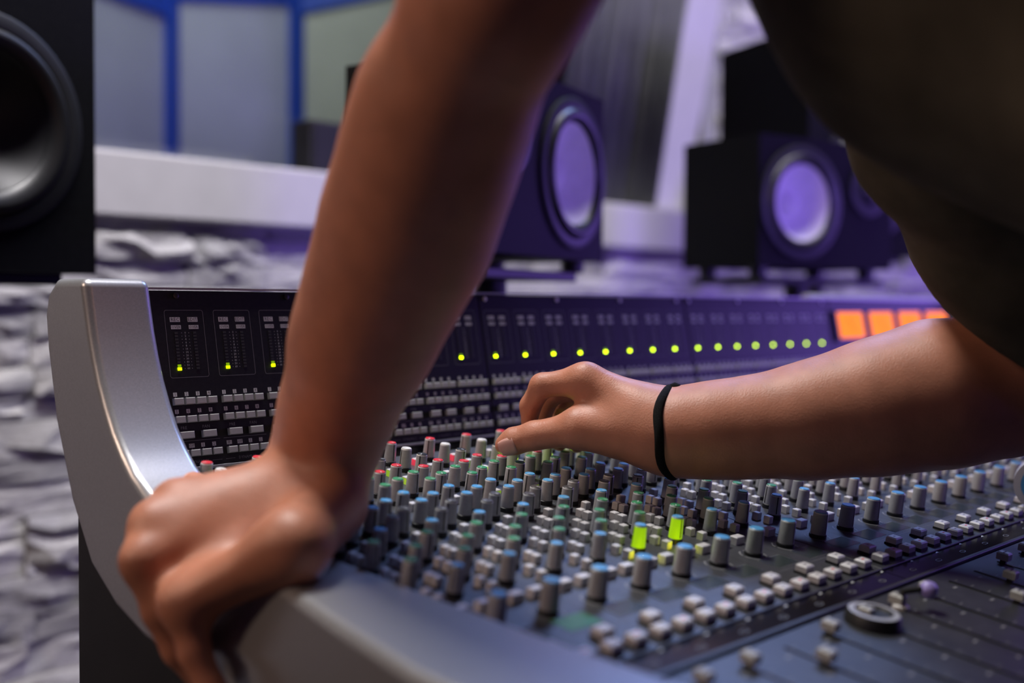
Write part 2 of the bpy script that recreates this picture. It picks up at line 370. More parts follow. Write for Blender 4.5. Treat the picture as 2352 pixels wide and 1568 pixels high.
# white-cone nearfields lying on their sides
c1 = facing(1318, 400, 1.41); y1 = math.radians(17)
R1 = Matrix.Rotation(y1, 4, 'Z')
cc1 = c1-R1@Vector((.072, 0, 0)); cc1.z = c1.z
speaker('nearfield_monitor', 'black nearfield monitor with white cone just right of the upright forearm', 'loudspeaker', cc1, y1, .330, .215, .180, (.067, 0, .082, .064), (-.10, .03, .046), M['cone'], group='white cone nearfield monitors', feet_h=.016)
p1 = cc1+R1@Vector((-.03, .088, 0))
stand('black pole stand under the white cone monitor beside the forearm', p1.x, p1.y, cc1.z-.1237, .24, .17, y1, -.01, -.03)
c2 = facing(1840, 460, 1.86); y2 = math.radians(-12); R2 = Matrix.Rotation(y2, 4, 'Z')
cc2 = c2-R2@Vector((-.067, 0, 0)); cc2.z = c2.z-.004
speaker('nearfield_monitor', 'black nearfield monitor with white cone beside the hanging shirt', 'loudspeaker', cc2, y2, .330, .215, .180, (-.067, 0, .082, .064), (.10, .03, .046), M['cone'], group='white cone nearfield monitors', feet_h=.016)
p2 = cc2+R2@Vector((0, .09, 0))
stand('black pole stand under the white cone monitor near the shirt', p2.x, p2.y, cc2.z-.1237, .30, .17, y2, 0, -.02)
# big black monitor at the left edge
cL = facing(-25, 290, 1.12)
yl = math.radians(12); RL = Matrix.Rotation(yl, 4, 'Z')
ccl = cL+RL@Vector((-.026, 0, .085))
speaker('main_monitor', 'large black main monitor with black woofer at the left edge', 'loudspeaker', ccl, yl, .30, .46, .30, (.02, -.08, .096, .070), (.0, .14, .03), M['cone_black'], group='large black main monitors')
pl = ccl+RL@Vector((0, .15, 0)); stand('black pole stand under the large left monitor', pl.x, pl.y, ccl.z-.23, .26, .24, yl)
# its twin at the right, behind the second nearfield
cR = facing(1990, 330, 2.3); yr = math.radians(-20)
ccr = Vector((cR.x, cR.y, cR.z))
speaker('main_monitor', 'large black main monitor standing behind the right white cone monitor', 'loudspeaker', ccr, yr, .30, .46, .30, (0, -.08, .106, .075), (0, .14, .03), M['cone_black'], group='large black main monitors')
pr = ccr+Matrix.Rotation(yr, 4, 'Z')@Vector((0, .15, 0)); stand('black pole stand under the large right monitor', pr.x, pr.y, ccr.z-.23, .26, .24, yr)
# ================================================================== MIXING CONSOLE
con = thing('mixing_console', 'long grey mixing console with rows of coloured knobs and silver end cheek', 'mixing console', (1.07, .45, 0))
SL = math.atan(.143); Y0, Z0 = .3661, .8489
X0, PITCH, BAY = .3763, .04, .324
NS = 32; XR = 1.752
VU = Vector((0, math.cos(SL), math.sin(SL))); VN = Vector((0, -math.sin(SL), math.cos(SL)))
def sp(x, v, h=0.): return Vector((x, Y0, Z0))+VU*v+VN*h
def sx(i, fr): return X0+(i//8)*BAY+(i % 8)*PITCH+fr*PITCH
def sm(x, v, h=0., rot=0.): return frame((1, 0, 0), VU, VN, sp(x, v, h))@Matrix.Rotation(rot, 4, 'Z')
BU = Vector((0, .2, 1)).normalized(); BN = Vector((0, -1, .2)).normalized()
def bp(x, z, h=0.): return Vector((x, .7477+.2*(z-.9709), z))+BN*h
def bm(x, z, h=0.): return frame((1, 0, 0), BU, BN, bp(x, z, h))

# end cheeks: side profile extruded
fr_pts = [(.7425, 1.036), (.738, 1.018), (.733, 1.000), (.727, .983), (.720, .967), (.711, .951), (.700, .935), (.688, .922), (.674, .910), (.657, .900), (.637, .892), (.61, .886), (.57, .8795), (.514, .8735), (.4315, .868), (.36, .864), (.30, .862), (.22, .859), (.14, .856), (.09, .852), (.075, .842)]
bk_pts = [(.075, .812), (.10, .797), (.30, .790), (.50, .791), (.60, .797), (.66, .806), (.70, .819), (.735, .840), (.765, .880), (.79, .935), (.803, .985), (.807, 1.010), (.802, 1.026), (.788, 1.036)]
def cheek(xa, xb, sgn):
    P = fr_pts+bk_pts; n = len(P)
    def fl(y): q = min(max((.57-y)/.26, 0), 1); return .034*q*q*(3-2*q)*sgn
    vs = [(xa-(fl(y) if sgn > 0 else 0), y, z) for y, z in P]+[(xb-(fl(y) if sgn < 0 else 0), y, z) for y, z in P]
    fs = [tuple(range(n)), tuple(reversed(range(n, 2*n)))]+[(i, n+i, n+(i+1) % n, (i+1) % n) for i in range(n)]
    me = MB().add(vs, fs, M['silver']).mesh('end_cheek'); bmm = bmesh.new(); bmm.from_mesh(me); bmesh.ops.recalc_face_normals(bmm, faces=bmm.faces); bmm.to_mesh(me); bmm.free()
    return put('end_cheek', me, con, bevel=.0065, segs=4)
ck = cheek(.334, .3835, 1); ck['label'] = 'silver painted end cheek sweeping up at the back'
cheek(XR+.004, XR+.05, -1)
# pedestal below
mb = MB()
for xa in (.342, XR+.008):
    P = [(.105, .0), (.77, .0), (.77, .88), (.745, .89), (.62, .84), (.14, .81), (.105, .80)]; n = len(P)
    me = MB().add([(xa, y, z) for y, z in P]+[(xa+.034, y, z) for y, z in P], [tuple(range(n)), tuple(reversed(range(n, 2*n)))]+[(i, n+i, n+(i+1) % n, (i+1) % n) for i in range(n)], M['black']).mesh('side_frame')
    put('side_frame', me, con)
put('underbody', MB().box(.392, XR-.02, .14, .78, .60, .79, M['black']).mesh('underbody'), con)
put('rear_panel', MB().box(.392, XR, .775, .79, .3, 1.0, M['black']).mesh('rear_panel'), con)
# meter bridge plates, one for each bay
zb, zt = .900, 1.0285
bays = [(.380, X0+BAY+.018), (X0+BAY+.0195, X0+2*BAY+.018), (X0+2*BAY+.0195, X0+3*BAY+.018), (X0+3*BAY+.0195, XR)]
def plate(x0, x1, z0, z1, th, m, name, parent=con, bev=.0008):
    c = bm(0, .9709); s0, s1 = (z0-.9709)*math.sqrt(1.04), (z1-.9709)*math.sqrt(1.04)
    return put(name, MB().box(x0, x1, s0, s1, -th, 0, m).mesh(name), parent, c, bevel=bev, segs=2)
for x0, x1 in bays: plate(x0, x1, zb, zt, .012, M['bridge'], 'meter_bridge_plate')
# thin silver strips at top and foot of the bridge
put('bridge_top_strip', MB().box(.380, XR, -.001, .014, 0, .0016, M['silver']).mesh('bridge_top_strip'), con, frame((1, 0, 0), (0, 1, 0), (0, 0, 1), (0, .7477+.2*(zt-.9709)-.001, zt+.0005)))
put('bridge_foot_strip', MB().box(.380, XR, -.0012, .0012, -.002, .003, M['silver']).mesh('bridge_foot_strip'), con, bm(0, zb-.0012), bevel=.0006, segs=2)
put('bridge_recess', MB().box(.380, XR, .0, .012, -.006, .0, M['gloss']).mesh('bridge_recess'), con, frame((1, 0, 0), BU, BN, bp(0, .885, -.004)))
put('bridge_cap', MB().lathe([(.008, 1.33), (.008, XR+.004)], M['knob'], 20).mesh('bridge_cap', 40), con, frame((0, 1, 0), (0, 0, 1), (1, 0, 0), bp(0, 1.030, -.010)))
# screws along the top edge
scr = MB().lathe([(.0024, 0), (.0024, .0009), (.0012, .0012)], M['rubber'], 10).mesh('screw'); scr2 = MB().lathe([(.0024, 0), (.0024, .0009), (.0012, .0012)], M['rim'], 10).mesh('screw')
for k, (x0, x1) in enumerate(bays[:3]):
    xs = [.4113, .5077, .604, .7003] if k == 0 else [x0+.008+j*.1 for j in range(4)]
    for x in xs: put('screw', scr if k == 0 else scr2, con, bm(x, 1.0245, .0001))
# meter print for one strip (relative to the lit LED of the strip)
SQ = math.sqrt(1.04)
def by(z): return (z-.9709)*SQ
def rrect_line(mb, x0, x1, y0, y1, r, w, m):
    out = []; inn = []
    for cx, cy, a0 in ((x1-r, y1-r, 0), (x0+r, y1-r, 90), (x0+r, y0+r, 180), (x1-r, y0+r, 270)):
        for k in range(5):
            a = math.radians(a0+22.5*k); out.append((cx+r*math.cos(a), cy+r*math.sin(a), 0)); inn.append((cx+(r-w)*math.cos(a), cy+(r-w)*math.sin(a), 0))
    n = len(out); mb.add(out+inn, [(i, (i+1) % n, n+(i+1) % n, n+i) for i in range(n)], m)
def quad(mb, x, y, w, h, m, z=0.): mb.add([(x-w/2, y-h/2, z), (x+w/2, y-h/2, z), (x+w/2, y+h/2, z), (x-w/2, y+h/2, z)], [(0, 1, 2, 3)], m)
pr = MB()
rrect_line(pr, -.0079, .0236, by(.9645), by(1.0140), .0018, .00028, M['inkdim'])
for x, s in ((.0002, 'REC'), (.0145, 'EDIT')):
    quad(pr, x, by(1.0070), .0082, .0036, M['ink']); text(pr, s, x, by(1.0070), .00005, .0038, M['inkdark'])
    quad(pr, x+.0003, by(1.0014), .0080, .0030, M['ink']); text(pr, 'OVER', x+.0003, by(1.0014), .00005, .0029, M['inkdark'])
scale = ['0', '2', '4', '6', '8', '10', '14', '20', '30', '40', '50', '60']
seg = MB()
for k, s in enumerate(scale):
    y = by(.9972)-k*(by(.9972)-by(.9711))/11
    text(pr, s, .0074, y, 0, .0022, M['ink'])
    for dx in (-.0029, .0029): quad(pr, .0074+dx, y, .0004, .0004, M['ink'])
    for x in (0, .0150):
        if not (x == 0 and k >= 10): seg.box(x-.0013, x+.0013, y-.0008, y+.0008, -.0004, .0003, M['ledoff'])
for j in range(4):
    x = -.0045+j*.0091
    for z, s in ((.9526, str(j+1)), (.9403, str(j+5)), (.9153, ('IP', 'OP', '1', '2')[j])):
        w = .0030 if len(s) == 1 else .0044
        quad(pr, x-.0012, by(z), w, .0030, M['ink']); text(pr, s, x-.0012, by(z), .00005, .0031, M['inkdark'])
        quad(pr, x-.0012, by(z)-.0021, .0003, .0016, M['inkdim'])
text(pr, 'PRE', -.0015, by(.9283), 0, .0032, M['inkdim']); text(pr, 'PAN', .0165, by(.9283), 0, .0032, M['inkdim'])
quad(pr, .0085, by(.9188), .037, .0003, M['inkdim'])
text(pr, 'DYNAMICS', .0085, by(.9035), 0, .0030, M['inkdim'])
for x in (-.006, .023): quad(pr, x, by(.9035), .008, .0003, M['inkdim'])
prm = pr.mesh('panel_print'); segm = seg.mesh('meter_segments')
ledm = MB().box(-.0014, .0014, -.0010, .0010, -.0004, .0006, M['led']).mesh('meter_led')
led2m = MB().box(-.0013, .0013, -.0008, .0008, -.0004, .0005, M['led2']).mesh('meter_led')
bb = MB().key(-.0038, .0038, -.0025, .0025, -.001, .0034, M['btn'], .0005); bbm = bb.mesh('bridge_button')
bw = MB().key(-.0056, .0056, -.0026, .0026, -.001, .0034, M['btn'], .0005); bwm = bw.mesh('bridge_button')
far = MB(); nb = 0
for i in range(24):
    lx = .4085+(i//8)*BAY+(i % 8)*PITCH
    put('panel_print', prm, con, bm(lx, .9709, .00015)); stuff(put('meter_segments', segm, con, bm(lx, .9709, .0001)))
    put('meter_led', ledm, con, bm(lx, .9709, .0002)); put('meter_led', led2m, con, bm(lx, .97335, .0002))
    lst = [(lx-.0045+j*.0091, z, bbm, bb) for z in (.9473, .9343, .9098) for j in range(4)]+[(lx-.0005, .9230, bwm, bw), (lx+.0177, .9230, bwm, bw)]
    for x, z, me, mbx in lst:
        if nb < 298: put('bridge_button', me, con, bm(x, z)); nb += 1
        else: far.merge(mbx, bm(x, z))
stuff(put('far_bridge_buttons', far.mesh('far_bridge_buttons'), con))
# orange lit needle meters at the right of the bridge
for k in range(4):
    xc = 1.4165+k*.0905
    fm = put('needle_meter', MB().box(-.041, .041, -.0215, .0215, 0, .004, M['gloss']).mesh('needle_meter'), con, bm(xc, .9930, 0), bevel=.002, segs=2)
    fc = MB(); quad(fc, 0, 0, .071, .036, M['vu'], .0045)
    for a in range(9):
        w = math.radians(140-a*12.5); r = .022
        fc.add([(r*math.cos(w)-.0003, -.014+r*math.sin(w), .0046), (r*math.cos(w)+.0003, -.014+r*math.sin(w), .0046), (1.13*r*math.cos(w)+.0003, -.014+1.13*r*math.sin(w), .0046), (1.13*r*math.cos(w)-.0003, -.014+1.13*r*math.sin(w), .0046)], [(0, 1, 2, 3)], M['inkdark'])
    f2 = put('meter_face', fc.mesh('meter_face')); f2.parent = fm
    f3 = put('needle', MB().box(-.0003, .0003, -.014, .012, .0047, .0051, M['inkdark']).mesh('needle')); f3.parent = fm; f3.rotation_euler.z = .6

# channel panel plates
for k in range(5):
    a = .380 if k == 0 else X0+k*BAY-.0035; b = min(X0+(k+1)*BAY-.0045, XR)
    if a < XR: put('channel_plate', MB().box(a, b, -.0235, .336, -.010, 0, M['panel']).mesh('channel_plate'), con, frame((1, 0, 0), VU, VN, sp(0, 0)), bevel=.0006, segs=2)
put('under_tray', MB().box(.380, XR, -.044, .362, -.04, -.011, M['gloss']).mesh('under_tray'), con, frame((1, 0, 0), VU, VN, sp(0, 0)))
# glossy strip below the key rows, one for each bay
for k in range(5):
    a = .380 if k == 0 else X0+k*BAY-.0035; b = min(X0+(k+1)*BAY-.0045, XR)
    if a < XR: put('gloss_strip', MB().box(a, b, -.0425, -.0245, -.010, -.0012, M['gloss']).mesh('gloss_strip'), con, frame((1, 0, 0), VU, VN, sp(0, 0)))
put('ridge', MB().box(.380, XR, -.0465, -.0432, -.010, .0012, M['lowpanel']).mesh('ridge'), con, frame((1, 0, 0), VU, VN, sp(0, 0)), bevel=.0008, segs=2)
# strip print: rings around knobs, separators, tick rows
KN = [(.33, .316, 'red'), (.33, .2974, 'white'), (.33, .279, 'black'), (.33, .2604, 'red'), (.33, .2412, 'green'), (.33, .2228, 'green'), (.33, .2035, 'blue'), (.33, .1852, 'blue'), (.33, .1653, 'dark'), (.33, .1328, 'green'), (.33, .1000, 'green'),
      (.77, .2509, 'red'), (.77, .2312, 'green'), (.77, .194, 'blue'), (.77, .1758, 'dark'), (.77, .1489, 'blue'), (.77, .1166, 'green'), (.77, .0815, 'blue')]
VP = (.5, .0383)
pr = MB()
for fx, v, c in KN:
    for k in range(11):
        a = math.radians(-50+28*k); quad(pr, (fx-.5)*PITCH+.0071*math.cos(a), v+.0071*math.sin(a), .0007, .0007, M['inkdim'])
for k in range(26):
    a = math.radians(-55+290*k/25); a2 = math.radians(-55+290*(k+1)/25)
    if k in (6, 12, 13, 19): continue
    r0, r1 = .0083, .0095
    pr.add([(r0*math.cos(a), VP[1]+r0*math.sin(a), 0), (r1*math.cos(a), VP[1]+r1*math.sin(a), 0), (r1*math.cos(a2), VP[1]+r1*math.sin(a2), 0), (r0*math.cos(a2), VP[1]+r0*math.sin(a2), 0)], [(0, 1, 2, 3)], M['inkdim'])
quad(pr, -.02, .16, .0003, .30, M['inkdark'])
quad(pr, 0, .0095, .037, .0003, M['inkdim']); quad(pr, 0, .1245, .037, .0003, M['inkdim']); quad(pr, 0, .2695, .037, .0003, M['inkdim'])
for fx, v, s in ((.5, .3225, 'MIC'), (.5, .262, 'HF'), (.15, .242, 'HMF'), (.15, .204, 'LMF'), (.6, .166, 'LF'), (.15, .116, 'CUE'), (.5, .093, 'FX')): text(pr, s, (fx-.5)*PITCH, v, 0, .0026, M['inkdim'])
for v in (.0935, .1035, .113, .1205, .136, .1445, .152): quad(pr, .0, v, .007, .0006, M['inkdim'])
rrect_line(pr, -.0085, .0185, .0135, .0300, .001, .0003, M['inkdim'])
prm = pr.mesh('panel_print')
for i in range(NS):
    if sx(i, 1) < XR: put('panel_print', prm, con, sm(sx(i, .5), 0, .0002))
# knobs
def knob_mesh(r0, r1, h, base, n):
    mb = MB(); mb.lathe([(r0*1.10, 0), (r0*1.10, base*.9), (r0*.98, base), (r0, base+.0001), (r1, h-.0009), (r1*.97, h-.0003), (r1*.90, h)], [M['black'], M['black'], M['black'], M['knob'], M['rim'], M['rim']], n)
    # pointer line down the side
    w = .00042
    mb.add([(-w, -(r0+.00012), base+.001), (w, -(r0+.00012), base+.001), (w, -(r1+.00014), h-.0008), (-w, -(r1+.00014), h-.0008)], [(0, 1, 2, 3)], M['inkdark'])
    return mb
def cap_mesh(r, h, m, tick, n, name='knob_cap'):
    mb = MB(); mb.lathe([(r*.93, h-.0002), (r*.92, h+.0002), (r*.84, h+.0005)], m, n)
    quad(mb, 0, -r*.5, .0006, r*.8, tick, h+.00056); return mb
H = .018; HV = .0185
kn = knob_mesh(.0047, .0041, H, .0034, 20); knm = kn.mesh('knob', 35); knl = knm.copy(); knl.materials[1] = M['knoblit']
kv = knob_mesh(.0056, .0052, HV, .0026, 24); kvm = kv.mesh('encoder', 35)
caps = {c: cap_mesh(.0041, H, M['cap_'+c], M['ink'] if c != 'white' else M['inkdark'], 20) for c in ('red', 'green', 'blue', 'white', 'black', 'dark')}
capm = {c: caps[c].mesh('knob_cap', 35) for c in caps}
vcap = cap_mesh(.0052, HV, M['cap_blue'], M['cap_blue'], 24); vcapm = vcap.mesh('encoder_cap', 35)
allk = []
for i in range(NS):
    for fx, v, c in KN:
        x = sx(i, fx)
        if x < XR-.01: allk.append((x, v, c, random.uniform(-2.2, 2.2) if random.random() < .55 else random.uniform(-.3, .3)))
def depth_in(x, v):
    u, w, d = proj(sp(x, v, .012)); return d+(5 if not (-20 < u < 2372 and w < 1600) else 0)
allk.sort(key=lambda k: depth_in(k[0], k[1]))
farm = MB()
for j, (x, v, c, a) in enumerate(allk):
    if j < 300:
        k = put('knob', knl if v == .0815 and abs(x-sx(4, .77)) < .05 and x > sx(4, .5) and x < sx(6, .5) else knm, con, sm(x, v, 0, a)); q = put('knob_cap', capm[c]); q.parent = k
    else: farm.merge(kn, sm(x, v, 0, a)); farm.merge(caps[c], sm(x, v, 0, a))
stuff(put('far_knobs', farm.mesh('far_knobs', 35), con))
for i in range(NS):
    x = sx(i, VP[0])
    if x < XR-.01:
        k = put('encoder', kvm, con, sm(x, VP[1])); q = put('encoder_cap', vcapm); q.parent = k
# square push buttons
CUB = [(.37, .1525), (.37, .146), (.37, .1215), (.37, .1135), (.37, .0865), (.37, .0765), (.82, .1635), (.82, .1365), (.82, .1295), (.82, .1045), (.82, .0985), (.84, .308), (.84, .290), (.79, .269), (.81, .2155)]
WID = [(.37, .0590), (.78, .0590)]
cb = MB().key(-.0025, .0025, -.0025, .0025, -.001, .0055, M['key'], .0005); cbm = cb.mesh('push_button')
cw = MB().key(-.0046, .0046, -.0029, .0029, -.001, .0055, M['key'], .0005); cwm = cw.mesh('push_button')
def litbtn(m):
    mb = MB().box(-.0025, .0025, -.0025, .0025, -.001, .0047, m); mb.key(-.0025, .0025, -.0025, .0025, .0047, .0055, M['key'], .0005); return mb.mesh('push_button')
litg = litbtn(M['litgreen']); litr = litbtn(M['litred'])
def glow(x, v, h, e, c):
    l = bpy.data.lights.new('button_glow', 'POINT'); l.energy = e; l.color = c; l.shadow_soft_size = .0015
    lo = bpy.data.objects.new('button_glow', l); COL.objects.link(lo); lo.location = sp(x, v, h)
lit = {(3, .269): litg, (2, .290): litg, (3, .290): litg, (5, .2155): litg, (4, .2155): litg, (5, .269): litg, (6, .269): litg, (7, .269): litg, (4, .308): litr, (5, .308): litr, (0, .308): litg}
for i, e in ((4, .0016), (5, .0016)): glow(sx(i, .68), .3135, .007, e, (1, .06, .14))
for i, e in ((5, .003), (6, .006), (7, .006)): glow(sx(i, .64), .2585, .008, e, (.55, 1, .0))
glow(sx(0, .72), .2985, .008, .002, (.55, 1, .0)); glow(sx(3, .0), .287, .008, .0015, (.55, 1, .0))
allc = []
for i in range(NS):
    for fx, v in CUB+WID:
        x = sx(i, fx)
        if x < XR-.01: allc.append((x, v, (fx, v) in WID, i))
allc.sort(key=lambda k: depth_in(k[0], k[1])); farm = MB()
for j, (x, v, wide, i) in enumerate(allc):
    if j < 300: put('push_button', lit.get((i, v), cwm if wide else cbm), con, sm(x, v))
    else: farm.merge(cw if wide else cb, sm(x, v))
stuff(put('far_push_buttons', farm.mesh('far_push_buttons'), con))
# white keys at the foot of the strips
def keymesh(mark):
    mb = MB(); mb.box(-.0054, .0054, -.0045, .0045, -.001, .0016, M['black']); mb.key(-.0049, .0049, -.0040, .0040, .0016, .0060, M['key'], .0009)
    quad(mb, 0, .0002, .0030, .0014, mark, .00605); return mb
k1 = keymesh(M['inkdim']).mesh('white_key', None); k2 = keymesh(M['redink']).mesh('white_key', None)
for i in range(NS):
    for fx, v, me in ((.5, .0, k1), (.24, -.0148, k1), (.72, -.0148, k2)):
        x = sx(i, fx)
        if x < XR-.01: put('white_key', me, con, sm(x, v))
    x = sx(i, .5)
    if x < XR-.02:
        put('strip_display', MB().box(-.008, .018, .0140, .0295, -.001, .0003, M['dispon'] if i in (1,) else M['disp']).mesh('strip_display'), con, sm(x, 0))
        mk = MB(); 
        for k in range(16):
            a, b = 2*PI*k/16, 2*PI*(k+1)/16
            mk.add([(.0032*math.cos(a), .0013*math.sin(a), 0), (.0038*math.cos(a), .0018*math.sin(a), 0), (.0038*math.cos(b), .0018*math.sin(b), 0), (.0032*math.cos(b), .0013*math.sin(b), 0)], [(0, 1, 2, 3)], M['inkdim'])
        mk.add([(.014, .0085, 0), (.019, .0085, 0), (.019, .0105, 0)], [(0, 1, 2)], M['ink'])
        put('strip_mark', mk.mesh('strip_mark'), con, sm(x, -.034, -.0010))
# two yellow status lamps that light the knob beside them
for i in (4, 5):
    x = sx(i, .51)
    put('status_led', MB().lathe([(.0020, 0), (.0020, .0022), (.0014, .0034), (.0004, .0039)], M['ledy'], 14).mesh('status_led', 60), con, sm(x, .0690))
    l = bpy.data.lights.new('status_led_light', 'POINT'); l.energy = .0016; l.color = (.55, 1, .0); l.shadow_soft_size = .0012
    lo = bpy.data.objects.new('status_led_light', l); COL.objects.link(lo); lo.location = sp(x, .0690, .0052)

# fader panel
FM = frame((1, 0, 0), VU, VN, sp(0, -.047, -.001))
put('fader_plate', MB().box(.380, XR, -.245, 0, -.012, 0, M['lowpanel']).mesh('fader_plate'), con, FM, bevel=.001, segs=2)
put('front_rail', MB().box(.380, XR, -.285, -.2455, -.05, .002, M['silver']).mesh('front_rail'), con, FM, bevel=.006)
slot = MB().box(-.0011, .0011, -.126, -.012, 0, .0004, M['gloss']).mesh('fader_slot')
fcap = MB(); fcap.key(-.0036, .0036, -.0042, .0042, .0030, .0085, M['btn'], .0010); fcap.box(-.0012, .0012, -.002, .002, 0, .0036, M['black']); fcap.box(-.0026, .0026, -.0004, .0004, .0084, .0087, M['inkdark']); fcapm = fcap.mesh('fader_cap')
fk = MB().key(-.003, .003, -.0025, .0025, -.001, .004, M['btn'], .0006).mesh('fader_key')
fp = MB(); rf = random.Random(4)
for k in range(11): quad(fp, .0062, -.014-k*.011, .0045, .0006, M['inkdim'])
for k in range(5): quad(fp, -.0095, -.02-k*.024, .005, .0018, M['inkdim'])
fpm = fp.mesh('panel_print')
for i in range(26):
    x = sx(i, .5)
    put('fader_slot', slot, con, FM@Matrix.Translation((x, 0, 0))); put('fader_cap', fcapm, con, FM@Matrix.Translation((x, -.016-(.0 if i not in (3, 8, 9) else .02+.01*(i % 3)), 0)))
    put('panel_print', fpm, con, FM@Matrix.Translation((x, 0, .0002)))
    for v in (-.145, -.160, -.178): put('fader_key', fk, con, FM@Matrix.Translation((x+(.006 if v == -.16 else -.004), v, 0)))

# ------------------------------------------------------------------ things lying on the console
def onplane(px, py, h, v0=0.):
    d = Vector(RC@np.array([(px-1176)/F, (py-784)/F, 1.])); p0 = sp(0, 0, h); c = Vector(CAM)
    return c+d*((p0-c).dot(VN)/d.dot(VN))
P = onplane(2003, 1432, -.001)
t = thing('jog_dial', 'dark round dial with a pale worn rim on the fader panel', 'dial', P)
DM = frame((1, 0, 0), VU, VN, P)
put('dial_body', MB().lathe([(.0160, 0), (.0156, .0055), (.0145, .0075), (.0110, .0078), (.0095, .0058), (.002, .0055)], [M['black'], M['black'], M['knob'], M['black'], M['black']], 36).mesh('dial_body', 40), t, DM)
put('pointer', MB().box(-.001, .001, .003, .009, .0058, .0066, M['ink']).mesh('pointer'), t, DM)
P2 = onplane(2125, 1400, -.001)
t = thing('ball_lever', 'small violet lit ball on a bent lever beside the round dial', 'lever', P2)
put('ball', MB().lathe([(.0005, -.0055), (.003, -.0047), (.0050, -.0022), (.0055, 0), (.0050, .0022), (.003, .0047), (.0005, .0055)], M['violettint'], 20).mesh('ball', 60), t, Matrix.Translation(P2+VN*.0125))
pe = onplane(2068, 1394, .0)
put('arm', MB().tube([pe+VN*.0005, pe+VN*.010, P2+VN*.0135], [.0022, .0022, .0018], M['black']).mesh('arm', 60), t)
put('foot', MB().lathe([(.005, 0), (.005, .002), (.0035, .003)], M['rim'], 16).mesh('foot', 40), t, Matrix.Translation(pe-VN*.0008)@Matrix.Rotation(SL, 4, 'X'))
# roll of white tape standing on edge at the right of the frame
P3 = onplane(2392, 1172, .0068)
t = thing('tape_roll', 'roll of white tape with blue core on the keys at the right edge', 'tape roll', P3)
vd = Vector((P3.x, P3.y, 0)).normalized()
TM = frame(Vector((0, 0, 1)).cross(-vd), (0, 0, 1), -vd, P3+Vector((0, 0, .0218)))
put('tape', MB().lathe([(.016, -.009), (.0215, -.009), (.0215, .009), (.016, .009), (.016, -.009)], M['white'], 40, caps=(False, False)).mesh('tape', 40), t, TM)
put('core', MB().lathe([(.0125, -.0092), (.0158, -.0092), (.0158, .0092), (.0125, .0092), (.0125, -.0092)], M['cap_blue'], 40, caps=(False, False)).mesh('core', 40), t, TM)

# ================================================================== PERSON
def surface_nets(g, origin, h):
    s = g < 0; nx, ny, nz = g.shape
    cnt = np.zeros((nx-1, ny-1, nz-1), np.float32); acc = np.zeros((nx-1, ny-1, nz-1, 3), np.float32)
    for ax in range(3):
        sl0 = [slice(None)]*3; sl1 = [slice(None)]*3; sl0[ax] = slice(0, -1); sl1[ax] = slice(1, None)
        a, b = g[tuple(sl0)], g[tuple(sl1)]; c = (a < 0) != (b < 0); t = np.where(c, a/np.where(a == b, 1, a-b), 0)
        o1, o2 = [q for q in range(3) if q != ax]
        for d1 in (0, 1):
            for d2 in (0, 1):
                sl = [slice(None)]*3
                sl[o1] = slice(d1, d1+g.shape[o1]-1); sl[o2] = slice(d2, d2+g.shape[o2]-1)
                cc = c[tuple(sl)]; cnt += cc
                off = np.zeros(3); off[o1] = d1; off[o2] = d2
                for q in range(3): acc[..., q] += cc*(t[tuple(sl)] if q == ax else off[q])
    act = cnt > 0; idx = -np.ones(act.shape, np.int64); idx[act] = np.arange(act.sum())
    ijk = np.argwhere(act); V = (ijk+acc[act]/cnt[act][:, None])*h+np.array(origin)
    Fs = []
    for ax in range(3):
        o1, o2 = (ax+1) % 3, (ax+2) % 3
        sl0 = [slice(1, -1)]*3; sl1 = [slice(1, -1)]*3; sl0[ax] = slice(0, -1); sl1[ax] = slice(1, None)
        a, b = s[tuple(sl0)], s[tuple(sl1)]; c = a != b; P = np.argwhere(c); P2 = P.copy()
        off = np.ones(3, int); off[ax] = 0; P = P+off
        fl = a[c]
        def at(d1, d2):
            q = P.copy(); q[:, o1] -= d1; q[:, o2] -= d2; return idx[q[:, 0], q[:, 1], q[:, 2]]
        f = np.stack([at(1, 1), at(0, 1), at(0, 0), at(1, 0)], 1); f[~fl] = f[~fl][:, ::-1]
        Fs.append(f)
    Fc = np.concatenate(Fs); Fc = Fc[(Fc >= 0).all(1)]
    return V, Fc
